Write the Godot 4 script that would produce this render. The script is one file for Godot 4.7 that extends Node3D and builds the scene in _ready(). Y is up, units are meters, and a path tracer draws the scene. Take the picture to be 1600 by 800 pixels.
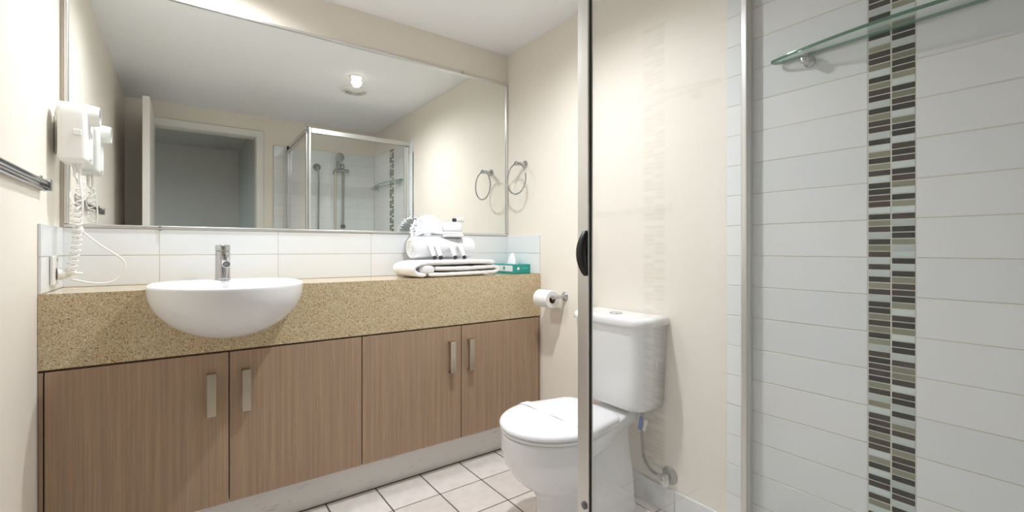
extends Node3D
# A hotel bathroom: long vanity under a wide mirror, toilet, glass shower. Metres, y up.
# Back wall is the plane z = 0, right wall the plane x = 0, camera near the door wall.

const XL := -1.8685      # left wall face
const HC := 2.148        # ceiling
const ZF := 2.2426       # door wall face
const CT := 0.8935       # counter top
const VF := 0.3057       # vanity front
const SX := -0.78        # shower side plane
const SZ := 1.40         # shower front plane

var M := {}
var rng := RandomNumberGenerator.new()
var names := {}
var box_cache := {}

# ---------------------------------------------------------------- mesh builder
class MB:
	var v := PackedVector3Array()
	var n := PackedVector3Array()
	var u := PackedVector2Array()
	var i := PackedInt32Array()
	func vert(p: Vector3, nn: Vector3, uv := Vector2.ZERO) -> int:
		v.append(p); n.append(nn); u.append(uv)
		return v.size() - 1
	func tri(a: int, b: int, c: int) -> void:
		var g := (v[b] - v[a]).cross(v[c] - v[a])
		if g.length_squared() < 1e-18: return
		if g.dot(n[a] + n[b] + n[c]) > 0.0:
			i.append(a); i.append(c); i.append(b)
		else:
			i.append(a); i.append(b); i.append(c)
	func quad(a: int, b: int, c: int, d: int) -> void:
		tri(a, b, c); tri(a, c, d)
	func mesh() -> ArrayMesh:
		var a := []
		a.resize(Mesh.ARRAY_MAX)
		a[Mesh.ARRAY_VERTEX] = v; a[Mesh.ARRAY_NORMAL] = n; a[Mesh.ARRAY_TEX_UV] = u; a[Mesh.ARRAY_INDEX] = i
		var m := ArrayMesh.new()
		m.add_surface_from_arrays(Mesh.PRIMITIVE_TRIANGLES, a)
		return m
	# chamfered box
	func box(c: Vector3, s: Vector3, b := 0.002, t := Basis()) -> void:
		var h := s * 0.5
		b = minf(b, minf(h.x, minf(h.y, h.z)) * 0.95)
		var id := {}
		for sx in [-1, 1]:
			for sy in [-1, 1]:
				for sz in [-1, 1]:
					for ax in 3:
						var sg := Vector3(sx, sy, sz)
						var p := Vector3(h.x - b, h.y - b, h.z - b)
						p[ax] = h[ax]
						p *= sg
						var nn := Vector3.ZERO
						nn[ax] = sg[ax]
						var uv := Vector2(p.z, p.y) if ax == 0 else Vector2(p.x, p.z) if ax == 1 else Vector2(p.x, p.y)
						id[[sx, sy, sz, ax]] = vert(c + t * p, t * nn, uv)
		for sg in [-1, 1]:
			quad(id[[sg, -1, -1, 0]], id[[sg, -1, 1, 0]], id[[sg, 1, 1, 0]], id[[sg, 1, -1, 0]])
			quad(id[[-1, sg, -1, 1]], id[[-1, sg, 1, 1]], id[[1, sg, 1, 1]], id[[1, sg, -1, 1]])
			quad(id[[-1, -1, sg, 2]], id[[-1, 1, sg, 2]], id[[1, 1, sg, 2]], id[[1, -1, sg, 2]])
		for p in [-1, 1]:
			for q in [-1, 1]:
				quad(id[[p, q, -1, 0]], id[[p, q, 1, 0]], id[[p, q, 1, 1]], id[[p, q, -1, 1]])
				quad(id[[p, -1, q, 0]], id[[p, 1, q, 0]], id[[p, 1, q, 2]], id[[p, -1, q, 2]])
				quad(id[[-1, p, q, 1]], id[[1, p, q, 1]], id[[1, p, q, 2]], id[[-1, p, q, 2]])
				for r in [-1, 1]:
					tri(id[[p, q, r, 0]], id[[p, q, r, 1]], id[[p, q, r, 2]])
	# smooth loft through rings of equal length; rings repeated make a crease
	func loft(rings: Array, closed := true, cap0 := true, cap1 := true) -> void:
		var k: int = rings[0].size()
		var parts := [[rings[0]]]
		for r in range(1, rings.size()):
			var same := true
			for j in k:
				if not (rings[r][j] as Vector3).is_equal_approx(rings[r - 1][j]):
					same = false
					break
			if same: parts.append([rings[r]])
			else: parts[-1].append(rings[r])
		# outward or inward? the signed volume about the centre tells
		var c := Vector3.ZERO
		for ring in rings:
			for p in ring: c += p
		c /= float(rings.size() * k)
		var vol := 0.0
		for r in rings.size() - 1:
			for j in (k if closed else k - 1):
				var q0: Vector3 = rings[r][j]
				var q1: Vector3 = rings[r][(j + 1) % k]
				var q2: Vector3 = rings[r + 1][(j + 1) % k]
				var q3: Vector3 = rings[r + 1][j]
				vol += (q2 - q0).cross(q3 - q1).dot((q0 + q1 + q2 + q3) * 0.25 - c)
		var sgn := -1.0 if vol < 0.0 else 1.0
		for part in parts:
			if part.size() < 2: continue
			var nr: int = part.size()
			var acc := []
			for r in nr:
				var row := PackedVector3Array()
				row.resize(k)
				acc.append(row)
			var last := k if closed else k - 1
			for r in nr - 1:
				for j in last:
					var jn := (j + 1) % k
					var p0: Vector3 = part[r][j]
					var p1: Vector3 = part[r][jn]
					var p2: Vector3 = part[r + 1][jn]
					var p3: Vector3 = part[r + 1][j]
					var g := (p2 - p0).cross(p3 - p1)
					acc[r][j] += g; acc[r][jn] += g; acc[r + 1][j] += g; acc[r + 1][jn] += g
			var base := v.size()
			for r in nr:
				for j in k:
					var nn: Vector3 = acc[r][j] * sgn
					vert(part[r][j], nn.normalized() if nn.length() > 1e-12 else Vector3.UP, Vector2(float(j) / k, float(r) / nr))
			for r in nr - 1:
				for j in last:
					var jn := (j + 1) % k
					quad(base + r * k + j, base + r * k + jn, base + (r + 1) * k + jn, base + (r + 1) * k + j)
		if cap0: _cap(rings[0], rings[1])
		if cap1: _cap(rings[-1], rings[-2])
	func _cap(ring, inner) -> void:
		var c := Vector3.ZERO
		var d := Vector3.ZERO
		for p in ring: c += p
		for p in inner: d += p
		c /= ring.size(); d /= inner.size()
		var nn := Vector3.ZERO
		for j in ring.size():
			nn += (ring[j] - c).cross(ring[(j + 1) % ring.size()] - c)
		if nn.length() < 1e-12: return
		nn = nn.normalized()
		if nn.dot(c - d) < 0: nn = -nn
		var ci := vert(c, nn)
		var f := v.size()
		for p in ring: vert(p, nn)
		for j in ring.size():
			tri(ci, f + j, f + (j + 1) % ring.size())
	# solid of revolution about axis y of basis t at origin o; profile of Vector2(r, y)
	func lathe(prof: Array, o := Vector3.ZERO, t := Basis(), k := 32, cap0 := true, cap1 := true) -> void:
		var rings := []
		for p in prof:
			var ring := []
			for j in k:
				var a := TAU * j / k
				ring.append(o + t * Vector3(p.x * cos(a), p.y, p.x * sin(a)))
			rings.append(ring)
		loft(rings, true, cap0, cap1)
	func tube(path: Array, rad: float, k := 10, closed := false, taper := []) -> void:
		var rings := []
		var side := Vector3.ZERO
		var m := path.size()
		for a in m:
			var d: Vector3
			if closed: d = path[(a + 1) % m] - path[(a - 1 + m) % m]
			else: d = path[mini(a + 1, m - 1)] - path[maxi(a - 1, 0)]
			d = d.normalized()
			if side == Vector3.ZERO:
				side = d.cross(Vector3.UP if absf(d.y) < 0.9 else Vector3.RIGHT).normalized()
			side = (side - d * side.dot(d)).normalized()
			var up := d.cross(side)
			var ring := []
			var rr: float = rad * (taper[a] if taper.size() else 1.0)
			for j in k:
				var w := TAU * j / k
				ring.append(path[a] + (side * cos(w) + up * sin(w)) * rr)
			rings.append(ring)
		if closed: rings.append(rings[0].duplicate())
		loft(rings, true, not closed, not closed)

# polygon (x, y) extruded in z from z0 to z1 by a frame (origin, ex, ey, ez)
func extrude(b: MB, poly: PackedVector2Array, z0: float, z1: float, o := Vector3.ZERO, t := Basis()) -> void:
	var tr := Geometry2D.triangulate_polygon(poly)
	for side in 2:
		var z := z1 if side else z0
		var nn := t * Vector3(0, 0, 1 if side else -1)
		var f := b.v.size()
		for p in poly: b.vert(o + t * Vector3(p.x, p.y, z), nn, p)
		for k in range(0, tr.size(), 3): b.tri(f + tr[k], f + tr[k + 1], f + tr[k + 2])
	var area := 0.0
	for k in poly.size():
		var q := poly[(k + 1) % poly.size()]
		area += poly[k].x * q.y - q.x * poly[k].y
	for k in poly.size():
		var p := poly[k]
		var q := poly[(k + 1) % poly.size()]
		var e := q - p
		var nn := t * (Vector3(e.y, -e.x, 0).normalized() * signf(area))
		b.quad(b.vert(o + t * Vector3(p.x, p.y, z0), nn, Vector2(p.x, z0)), b.vert(o + t * Vector3(q.x, q.y, z0), nn, Vector2(q.x, z0)), b.vert(o + t * Vector3(q.x, q.y, z1), nn, Vector2(q.x, z1)), b.vert(o + t * Vector3(p.x, p.y, z1), nn, Vector2(p.x, z1)))

# ---------------------------------------------------------------- scene helpers
func tag(o: Node3D, label := "", category := "", group := "", kind := "") -> Node3D:
	if label: o.set_meta("label", label)
	if category: o.set_meta("category", category)
	if group: o.set_meta("group", group)
	if kind: o.set_meta("kind", kind)
	return o

func numbered(parent: Node, called: String) -> String:
	var key := "%d/%s" % [parent.get_instance_id(), called]
	var k: int = names.get(key, 0)
	names[key] = k + 1
	return called if k == 0 else "%s_%03d" % [called, k]

func base(called: String, at: Vector3, label := "", category := "", group := "", turn := 0.0) -> Node3D:
	var o := Node3D.new()
	o.name = numbered(self, called)
	add_child(o)
	o.position = at
	o.rotation.y = turn
	return tag(o, label, category, group)

func put(called: String, m: Mesh, mat: Material, parent: Node = self, at := Vector3.ZERO) -> MeshInstance3D:
	var o := MeshInstance3D.new()
	o.name = numbered(parent, called)
	o.mesh = m
	o.material_override = mat
	o.position = at
	parent.add_child(o, true)
	return o

func bm(s: Vector3, bev := 0.002) -> ArrayMesh:
	var key := [s.snapped(Vector3.ONE * 1e-5), bev]
	if not box_cache.has(key):
		var b := MB.new()
		b.box(Vector3.ZERO, s, bev)
		box_cache[key] = b.mesh()
	return box_cache[key]

# box given by its limits, relative to the parent's origin
func bx(called: String, lo: Vector3, hi: Vector3, mat: Material, parent: Node = self, bev := 0.002) -> MeshInstance3D:
	var off := Vector3.ZERO
	if parent != self: off = (parent as Node3D).position
	if parent != self and parent.get_parent() != self: off += (parent.get_parent() as Node3D).position
	return put(called, bm(hi - lo, bev), mat, parent, (lo + hi) * 0.5 - off)

func struct(called: String, lo: Vector3, hi: Vector3, mat: Material, label: String, category: String) -> MeshInstance3D:
	var o := bx(called, lo, hi, mat, self, 0.0005)
	tag(o, label, category, "", "structure")
	return o

func mat(col: Color, rough := 0.5, metal := 0.0, spec := 0.5) -> StandardMaterial3D:
	var m := StandardMaterial3D.new()
	m.albedo_color = col
	m.roughness = rough
	m.metallic = metal
	m.metallic_specular = spec
	return m

func c8(r: int, g: int, b: int) -> Color:
	return Color8(r, g, b)

func noise(freq: float, seed_ := 1, type := FastNoiseLite.TYPE_SIMPLEX_SMOOTH, oct := 3) -> FastNoiseLite:
	var f := FastNoiseLite.new()
	f.seed = seed_; f.frequency = freq; f.noise_type = type; f.fractal_octaves = oct
	return f

func make_materials() -> void:
	# painted plaster, carpetless hall, satin ceiling
	M.wall = mat(c8(241, 233, 220), 0.5, 0.0, 0.4)
	M.ceil = mat(c8(248, 248, 248), 0.65, 0.0, 0.4)
	M.hall = mat(c8(214, 216, 210), 0.5, 0.0, 0.4)
	# glazed white wall tiles, several firings
	M.tiles = []
	for k in 3:
		M.tiles.append(mat([c8(236, 238, 238), c8(233, 236, 236), c8(238, 239, 238)][k], 0.14, 0.0, 0.45))
	M.grout = mat(c8(216, 211, 198), 0.8)
	# floor tiles, cream with cloudy mottling
	M.floors = []
	for k in 3:
		var im := Image.create(128, 128, false, Image.FORMAT_RGB8)
		var f1 := noise(0.02, 20 + k)
		var f2 := noise(0.15, 40 + k)
		var b0: Color = [c8(233, 225, 218), c8(229, 220, 213), c8(236, 229, 222)][k]
		for y in 128:
			for x in 128:
				im.set_pixel(x, y, b0 * (1.0 + 0.035 * f1.get_noise_2d(x, y) + 0.02 * f2.get_noise_2d(x, y)))
		var m := mat(Color.WHITE, 0.32, 0.0, 0.45)
		m.albedo_texture = ImageTexture.create_from_image(im)
		m.uv1_scale = Vector3(5, 5, 1)
		M.floors.append(m)
	M.floor_grout = mat(c8(92, 78, 68), 0.9)
	# woodgrain laminate, fine vertical streaks
	var wi := Image.create(512, 512, false, Image.FORMAT_RGB8)
	var g1 := noise(0.30, 3, FastNoiseLite.TYPE_SIMPLEX, 2)
	var g2 := noise(0.035, 5, FastNoiseLite.TYPE_SIMPLEX, 2)
	for y in 512:
		for x in 512:
			var s := g1.get_noise_2d(x, y * 0.012) * 0.06 + g2.get_noise_2d(x, y * 0.05) * 0.05
			s += g1.get_noise_2d(x * 2.1 + 300, y * 0.03) * 0.05
			var c := c8(171, 145, 121) * (1.0 + s)
			c.b *= 1.0 - 0.25 * s
			wi.set_pixel(x, y, c)
	var w2 := mat(Color.WHITE, 0.38, 0.0, 0.4)
	w2.albedo_texture = ImageTexture.create_from_image(wi)
	w2.uv1_triplanar = true; w2.uv1_world_triplanar = true; w2.uv1_scale = Vector3(3.0, 0.9, 3.0); w2.uv1_offset = Vector3(0.13, 0.0, 0.2)
	M.wood = w2
	# speckled reconstituted stone
	var si := Image.create(512, 512, false, Image.FORMAT_RGB8)
	var cn := noise(0.20, 8, FastNoiseLite.TYPE_CELLULAR, 1)
	cn.fractal_type = FastNoiseLite.FRACTAL_NONE
	cn.cellular_return_type = FastNoiseLite.RETURN_CELL_VALUE
	var fn := noise(0.5, 9, FastNoiseLite.TYPE_SIMPLEX, 2)
	for y in 512:
		for x in 512:
			var q := cn.get_noise_2d(x, y) * 0.5 + 0.5
			var c := c8(206, 185, 147)
			if q > 0.90: c = c8(230, 217, 190)
			elif q > 0.70: c = c8(214, 195, 160)
			elif q < 0.08: c = c8(140, 112, 76)
			elif q < 0.28: c = c8(190, 166, 124)
			si.set_pixel(x, y, c * (1.0 + 0.06 * fn.get_noise_2d(x, y)))
	var s2 := mat(Color.WHITE, 0.16, 0.0, 0.5)
	s2.albedo_texture = ImageTexture.create_from_image(si)
	s2.uv1_triplanar = true; s2.uv1_world_triplanar = true; s2.uv1_scale = Vector3.ONE * 4.2
	s2.roughness = 0.07
	M.stone = s2
	# white kickboard with grey scuffs
	var ki := Image.create(512, 64, false, Image.FORMAT_RGB8)
	var k1 := noise(0.03, 11)
	var k2 := noise(0.12, 12)
	for y in 64:
		for x in 512:
			var t := clampf((k1.get_noise_2d(x, y * 1.5) - 0.40) * 3.0, 0, 1) * clampf(k2.get_noise_2d(x * 0.7, y * 2.5) + 0.4, 0, 1)
			ki.set_pixel(x, y, c8(241, 239, 235).lerp(c8(150, 148, 142), t * 0.45))
	var kk := mat(Color.WHITE, 0.2)
	kk.albedo_texture = ImageTexture.create_from_image(ki)
	kk.uv1_scale = Vector3(0.54, 6.8, 1); kk.uv1_offset = Vector3(0.1, 0.5, 0)
	M.kick = kk
	M.china = mat(c8(243, 243, 243), 0.07, 0.0, 0.5)
	M.seat = mat(c8(246, 246, 248), 0.16, 0.0, 0.5)
	M.plastic = mat(c8(240, 238, 233), 0.35)
	M.cord = mat(c8(242, 240, 234), 0.45)
	M.mirror = mat(c8(245, 248, 246), 0.0, 1.0)
	M.chrome = mat(c8(196, 196, 199), 0.08, 1.0)
	M.alu = mat(c8(224, 223, 220), 0.32, 0.85)
	M.brushed = mat(c8(202, 192, 174), 0.3, 1.0)
	M.steel = mat(c8(150, 148, 144), 0.35, 1.0)
	M.black = mat(c8(22, 22, 25), 0.28)
	M.seal = mat(c8(52, 48, 36), 0.6)
	M.rubber = mat(c8(120, 120, 122), 0.6)
	M.trim = mat(c8(236, 232, 224), 0.35)
	M.door = mat(c8(238, 233, 226), 0.35)
	M.paper = mat(c8(244, 243, 240), 0.85)
	M.card = mat(c8(168, 132, 96), 0.9)
	M.cap = mat(c8(44, 44, 56), 0.4)
	M.teal = mat(c8(40, 158, 148), 0.5)
	M.white_print = mat(c8(232, 236, 238), 0.5)
	M.blue = mat(c8(32, 92, 196), 0.5)
	M.braid = mat(c8(136, 130, 122), 0.45, 0.5)
	# terry cloth
	var tn := NoiseTexture2D.new()
	tn.width = 256; tn.height = 256; tn.seamless = true; tn.noise = noise(0.25, 14, FastNoiseLite.TYPE_SIMPLEX, 2); tn.as_normal_map = true; tn.bump_strength = 3.0
	var tw := mat(c8(245, 245, 246), 0.95, 0.0, 0.2)
	tw.normal_enabled = true; tw.normal_texture = tn; tw.normal_scale = 0.5
	tw.uv1_triplanar = true; tw.uv1_scale = Vector3.ONE * 12.0
	tw.rim_enabled = true; tw.rim = 0.4
	M.terry = tw
	var gl := mat(Color(0.80, 0.88, 0.84, 0.02), 0.0)
	gl.transparency = BaseMaterial3D.TRANSPARENCY_ALPHA
	M.glass = gl
	var gs := mat(Color(0.62, 0.80, 0.70, 0.12), 0.0)
	gs.transparency = BaseMaterial3D.TRANSPARENCY_ALPHA
	M.shelf_glass = gs
	var ge := mat(Color(0.24, 0.50, 0.36, 0.75), 0.08)
	ge.transparency = BaseMaterial3D.TRANSPARENCY_ALPHA
	M.glass_edge = ge
	# strip mosaic: pale, olive, brown and near-black glass
	M.mos = {"W": [], "G": [], "B": [], "K": []}
	for k in 3:
		var f: float = [0.93, 1.0, 1.06][k]
		M.mos.W.append(mat(c8(200, 212, 208) * f, 0.1))
		M.mos.G.append(mat(c8(136, 137, 116) * f, 0.1))
		M.mos.B.append(mat(c8(58, 46, 41) * f, 0.2, 0.0, 0.3))
		M.mos.K.append(mat(c8(28, 27, 27) * f, 0.2, 0.0, 0.3))
	var lens := mat(Color(1, 1, 1), 0.4)
	lens.emission_enabled = true; lens.emission = c8(255, 246, 232); lens.emission_energy_multiplier = 6.0
	M.lens = lens

# ================================================================ build
func _ready() -> void:
	rng.seed = 7
	# --- camera
	var cam := Camera3D.new()
	cam.name = "camera"
	add_child(cam)
	cam.projection = Camera3D.PROJECTION_FRUSTUM
	cam.near = 0.02
	cam.far = 50.0
	cam.size = 0.02 * 800.0 / 712.8
	cam.frustum_offset = Vector2(0, -0.02 * 11.2 / 712.8)
	cam.position = Vector3(-1.536, 1.025, 2.164)
	cam.rotation_degrees = Vector3(0, -36.0, 0)
	cam.current = true
	# --- sky and exposure
	var we := WorldEnvironment.new()
	we.name = "environment"
	var env := Environment.new()
	env.background_mode = Environment.BG_SKY
	var sky := Sky.new()
	var sm := ProceduralSkyMaterial.new()
	sm.sky_top_color = c8(178, 196, 210)
	sm.sky_horizon_color = c8(205, 214, 224)
	sm.ground_bottom_color = c8(110, 112, 108)
	sm.ground_horizon_color = c8(190, 194, 196)
	sm.sky_energy_multiplier = 2.2
	sky.sky_material = sm
	env.sky = sky
	env.tonemap_mode = Environment.TONE_MAPPER_LINEAR
	env.tonemap_exposure = 1.35
	env.sdfgi_enabled = true
	env.ssao_enabled = true
	env.ssil_enabled = true
	we.environment = env
	add_child(we)
	make_materials()
	build_shell()
	downlight(Vector3(-0.606, HC, 0.856), 1.35, "recessed ceiling downlight beside the round exhaust vent")
	downlight(Vector3(-1.40, HC, 0.26), 0.8, "recessed ceiling downlight above the basin, close to the mirror wall")
	build_tiles()
	build_floor()
	build_vanity()
	build_mirror()
	build_toilet()
	build_shower()
	build_towels()
	build_dryer()
	build_fittings()
	build_door()

func downlight(at: Vector3, energy: float, label: String) -> void:
	var t := base("downlight", at, label, "light", "recessed downlights")
	var b := MB.new()
	b.lathe([Vector2(0.030, -0.001), Vector2(0.030, -0.004), Vector2(0.034, -0.006), Vector2(0.042, -0.005), Vector2(0.045, -0.001), Vector2(0.045, 0.0)], Vector3.ZERO, Basis(), 36, false, false)
	put("trim_ring", b.mesh(), M.plastic, t)
	var l := MB.new()
	l.lathe([Vector2(0.0295, -0.001), Vector2(0.0295, -0.008), Vector2(0.027, -0.018), Vector2(0.019, -0.027), Vector2(0.009, -0.0315), Vector2(0.001, -0.0325)], Vector3.ZERO, Basis(), 28)
	put("bulb", l.mesh(), M.lens, t)
	# a halogen lamp: the beam of its reflector, strongest straight down
	var s := SpotLight3D.new()
	s.name = "beam"
	t.add_child(s)
	s.position = Vector3(0, -0.036, 0)
	s.rotation_degrees.x = -90
	s.spot_angle = 84.0
	s.spot_angle_attenuation = 1.0
	s.spot_range = 12.0
	s.spot_attenuation = 2.0
	s.light_energy = energy
	s.light_color = c8(245, 249, 255)
	s.light_size = 0.03
	s.shadow_enabled = true

func build_shell() -> void:
	struct("ceiling", Vector3(XL - 0.1, HC, -0.1), Vector3(0.1, HC + 0.1, ZF + 0.1), M.ceil, "flat white plaster ceiling over the bathroom", "ceiling")
	struct("wall_back", Vector3(XL - 0.1, -0.1, -0.1), Vector3(0.1, HC, 0), M.wall, "cream painted wall behind the wide mirror and vanity", "wall")
	struct("wall_right", Vector3(0, -0.1, 0), Vector3(0.1, HC, ZF + 0.1), M.wall, "cream painted wall behind the toilet, tiled white inside the shower", "wall")
	struct("wall_left", Vector3(XL - 0.1, -0.1, 0), Vector3(XL, HC, ZF + 0.1), M.wall, "cream painted wall carrying the hair dryer and the towel rail", "wall")
	# door wall with its opening (x -1.72 .. -1.01, up to 1.978)
	var b := MB.new()
	b.box(Vector3((XL - 1.72) / 2, HC / 2, ZF + 0.05), Vector3(-1.72 - XL, HC, 0.1), 0.0005)
	b.box(Vector3(-1.01 / 2, HC / 2, ZF + 0.05), Vector3(1.01, HC, 0.1), 0.0005)
	b.box(Vector3((-1.72 - 1.01) / 2, (HC + 1.978) / 2, ZF + 0.05), Vector3(0.71, HC - 1.978, 0.1), 0.0005)
	tag(put("wall_front", b.mesh(), M.wall), "cream painted wall with the doorway, seen in the mirror", "wall", "", "structure")
	# hallway beyond the doorway
	var y0 := -0.1
	struct("wall_hall_far", Vector3(-3.1, y0, 3.95), Vector3(-0.895, HC, 4.05), M.trim, "pale satin hallway wall seen through the doorway in the mirror", "wall")
	struct("wall_hall_side", Vector3(-0.995, y0, ZF + 0.1), Vector3(-0.895, HC, 3.95), M.hall, "bluish grey side wall of the hallway beyond the doorway", "wall")
	struct("ceiling_hall", Vector3(-3.1, HC, ZF + 0.1), Vector3(-0.895, HC + 0.1, 4.05), M.hall, "ceiling of the hallway beyond the doorway", "ceiling")
	struct("floor_hall", Vector3(-3.1, y0, ZF + 0.1), Vector3(-0.995, 0.0, 3.95), M.card, "brown carpeted floor of the hallway", "floor")
	struct("wall_hall_near", Vector3(-3.1, y0, ZF), Vector3(XL - 0.1, HC, ZF + 0.1), M.hall, "hallway wall continuing left of the bathroom", "wall")
	var w := MB.new()      # end wall with a window opening z 2.6..3.6, y 0.9..1.9
	w.box(Vector3(-3.15, 0.4, 3.2), Vector3(0.1, 1.0, 1.7), 0.0005)
	w.box(Vector3(-3.15, (1.9 + HC) / 2, 3.2), Vector3(0.1, HC - 1.9, 1.7), 0.0005)
	w.box(Vector3(-3.15, 1.4, 2.475), Vector3(0.1, 1.0, 0.25), 0.0005)
	w.box(Vector3(-3.15, 1.4, 3.825), Vector3(0.1, 1.0, 0.45), 0.0005)
	tag(put("wall_hall_end", w.mesh(), M.hall), "end wall of the hallway with a daylight window", "wall", "", "structure")
	var win := base("window_1", Vector3(-3.15, 0.9, 3.1), "plain hallway window letting in cool daylight", "window")
	tag(win, "", "", "", "structure")
	var f := MB.new()
	for s in [-1, 1]:
		f.box(Vector3(0, 0.5, s * 0.48), Vector3(0.05, 1.0, 0.04), 0.003)
		f.box(Vector3(0, 0.5 + s * 0.48, 0), Vector3(0.05, 0.04, 0.92), 0.003)
	put("window_frame", f.mesh(), M.trim, win)
	put("pane", bm(Vector3(0.006, 0.92, 0.92), 0.0), M.glass, win, Vector3(0, 0.5, 0))

func tile_row_y(k: int) -> float:      # horizontal joints of the wall tiling
	return 1.5108 + 0.10186 * (4 - k)

func build_tiles() -> void:
	var wr := get_node("wall_right")
	var wf := get_node("wall_front")
	var wb := get_node("wall_back")
	var wl := get_node("wall_left")
	var top := tile_row_y(0)
	# shower, right wall: grout bed, two columns of 400 mm tiles either side of the mosaic strip
	bx("grout_bed", Vector3(-0.0096, 0, 1.3255), Vector3(0.0, top, ZF), M.grout, wr, 0.0005)
	for col in [[1.3255, 1.7245], [1.8275, 2.2265]]:
		for k in 19:
			var hi := tile_row_y(k) - 0.0012
			var lo := maxf(tile_row_y(k + 1) + 0.0012, 0.001)
			if hi - lo < 0.01: continue
			bx("tile", Vector3(-0.0104 - 0.0004 * rng.randf(), lo, col[0]), Vector3(-0.001, hi, col[1]), M.tiles[rng.randi() % 3], wr, 0.0012)
	# mosaic strip
	var L := "BBWKWGKWGBBGWKGBKWKGBBWKWGKGBWKKBBWKGBWKGBWBWKGBWKKGBGKGWBKBBKGBWGWBBKGBBWGKWKBWBGWK"
	var R := "KGWWGKKWKGKBGWKGBKWGKKWBKBWKBGWKGWBWKKGWWKWKGBBKGWBKGWKKWBGGBWBKWKWGBWKGBKGKWKBWK"
	var strip := base("mosaic_strip", Vector3.ZERO)
	remove_child(strip)
	strip.name = "mosaic_strip"
	wr.add_child(strip)
	strip.position = -(wr as Node3D).position
	var p := 0.01686
	for side in 2:
		var z0: float = 1.7265 if side == 0 else 1.7772
		var z1: float = 1.7745 if side == 0 else 1.8252
		var seq: String = R if side else L
		var anchor: int = 39 if side else 40
		for r in range(-60, 60):
			var cy := 1.027 + p * r
			if cy - p * 0.44 < 0.0 or cy + p * 0.5 > top: continue
			var at := anchor - r
			var ch: String = seq[at] if at >= 0 and at < seq.length() else "WGBK"[rng.randi() % 4]
			put("mosaic_tile", bm(Vector3(0.0105, p - 0.0027, z1 - z0 - 0.001), 0.0006), M.mos[ch][rng.randi() % 3], strip, Vector3(-0.0051 - 0.0004 * rng.randf(), cy, (z0 + z1) / 2))
	# door wall inside and beside the shower
	bx("grout_bed", Vector3(-0.888, 0, ZF - 0.0096), Vector3(-0.0108, top, ZF), M.grout, wf, 0.0005)
	for col in [[-0.888, -0.8125], [-0.8115, -0.412], [-0.41, -0.0115]]:
		for k in 19:
			var hi := tile_row_y(k) - 0.0012
			var lo := maxf(tile_row_y(k + 1) + 0.0012, 0.001)
			if hi - lo < 0.01: continue
			bx("tile", Vector3(col[0], lo, ZF - 0.0106 - 0.0004 * rng.randf()), Vector3(col[1], hi, ZF - 0.001), M.tiles[rng.randi() % 3], wf, 0.0012)
	# splashback: two rows behind the counter, returning on both side walls
	var sy := [CT + 0.001, 0.9995, 1.0025, 1.098]
	bx("grout_bed", Vector3(XL, CT, 0), Vector3(0, 1.0975, 0.0073), M.grout, wb, 0.0005)
	for row in 2:
		for j in 5:
			var x0 := maxf(-2.0 + 0.4 * j + 0.0012 + 0.0, XL + 0.001)
			var x1 := minf(-1.6 + 0.4 * j - 0.0012, -0.001)
			bx("tile", Vector3(x0, sy[row * 2], 0.0005), Vector3(x1, sy[row * 2 + 1], 0.0082), M.tiles[rng.randi() % 3], wb, 0.0012)
	bx("grout_bed", Vector3(-0.0065, CT, 0.0083), Vector3(0, 1.0975, VF - 0.002), M.grout, wr, 0.0005)
	bx("grout_bed", Vector3(XL, CT, 0.0083), Vector3(XL + 0.0065, 1.0975, VF - 0.002), M.grout, wl, 0.0005)
	for row in 2:
		bx("tile", Vector3(-0.0082, sy[row * 2], 0.0085), Vector3(-0.0005, sy[row * 2 + 1], VF - 0.0015), M.tiles[row], wr, 0.0015)
		bx("tile", Vector3(XL + 0.0005, sy[row * 2], 0.0085), Vector3(XL + 0.0082, sy[row * 2 + 1], VF - 0.0015), M.tiles[row], wl, 0.0015)
	# skirting tiles on the right wall
	var bb := bx("baseboard_right", Vector3(-0.0065, 0.0, VF), Vector3(0, 0.095, 1.325), M.grout, self, 0.0005)
	tag(bb, "low white tile skirting along the wall behind the toilet", "baseboard", "", "structure")
	var z := VF
	while z < 1.32:
		var ze := minf(z + 0.2, 1.324)
		bx("tile", Vector3(-0.009, 0.001, z + 0.001), Vector3(0, 0.096, ze - 0.001), M.tiles[0], bb, 0.0012)
		z += 0.2034

func build_floor() -> void:
	var fl := struct("floor", Vector3(XL - 0.1, -0.1, 0), Vector3(0, -0.0025, ZF + 0.1), M.floor_grout, "cream square floor tiles with dark brown grout", "floor")
	var t := 0.2034
	var meshes := {}
	for i in range(-4, 6):
		for j in range(0, 10):
			var x0 := -1.0644 + t * i + 0.0025
			var z0 := 0.2407 + t * j + 0.0025
			var x1 := minf(x0 + t - 0.005, -0.001)
			var z1 := minf(z0 + t - 0.005, ZF - 0.001)
			x0 = maxf(x0, XL + 0.001)
			if x1 - x0 < 0.01 or z1 - z0 < 0.01: continue
			bx("tile", Vector3(x0, -0.012, z0), Vector3(x1, 0.0 + 0.0004 * rng.randf(), z1), M.floors[rng.randi() % 3], fl, 0.0015)

func ell(xc: float, zc: float, ax: float, af: float, ab: float, y: float, k := 56, e := 3.2) -> Array:
	var ring := []
	for j in k:
		var a := TAU * j / k
		var c := cos(a)
		var s := sin(a)
		if s >= 0: ring.append(Vector3(xc + ax * c, y, zc + af * s))
		else:
			var q := pow(pow(absf(c), e) + pow(absf(s), e), -1.0 / e)
			ring.append(Vector3(xc + ax * c * q, y, zc + ab * s * q))
	return ring

const BX := -1.398       # basin centre
const BZ := 0.3057
const BA := 0.229        # half width
const BF := 0.30         # reach in front of the counter
const BB := 0.235        # reach behind
const BR := 0.909        # rim height
const BD := 0.187        # bowl depth

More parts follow.
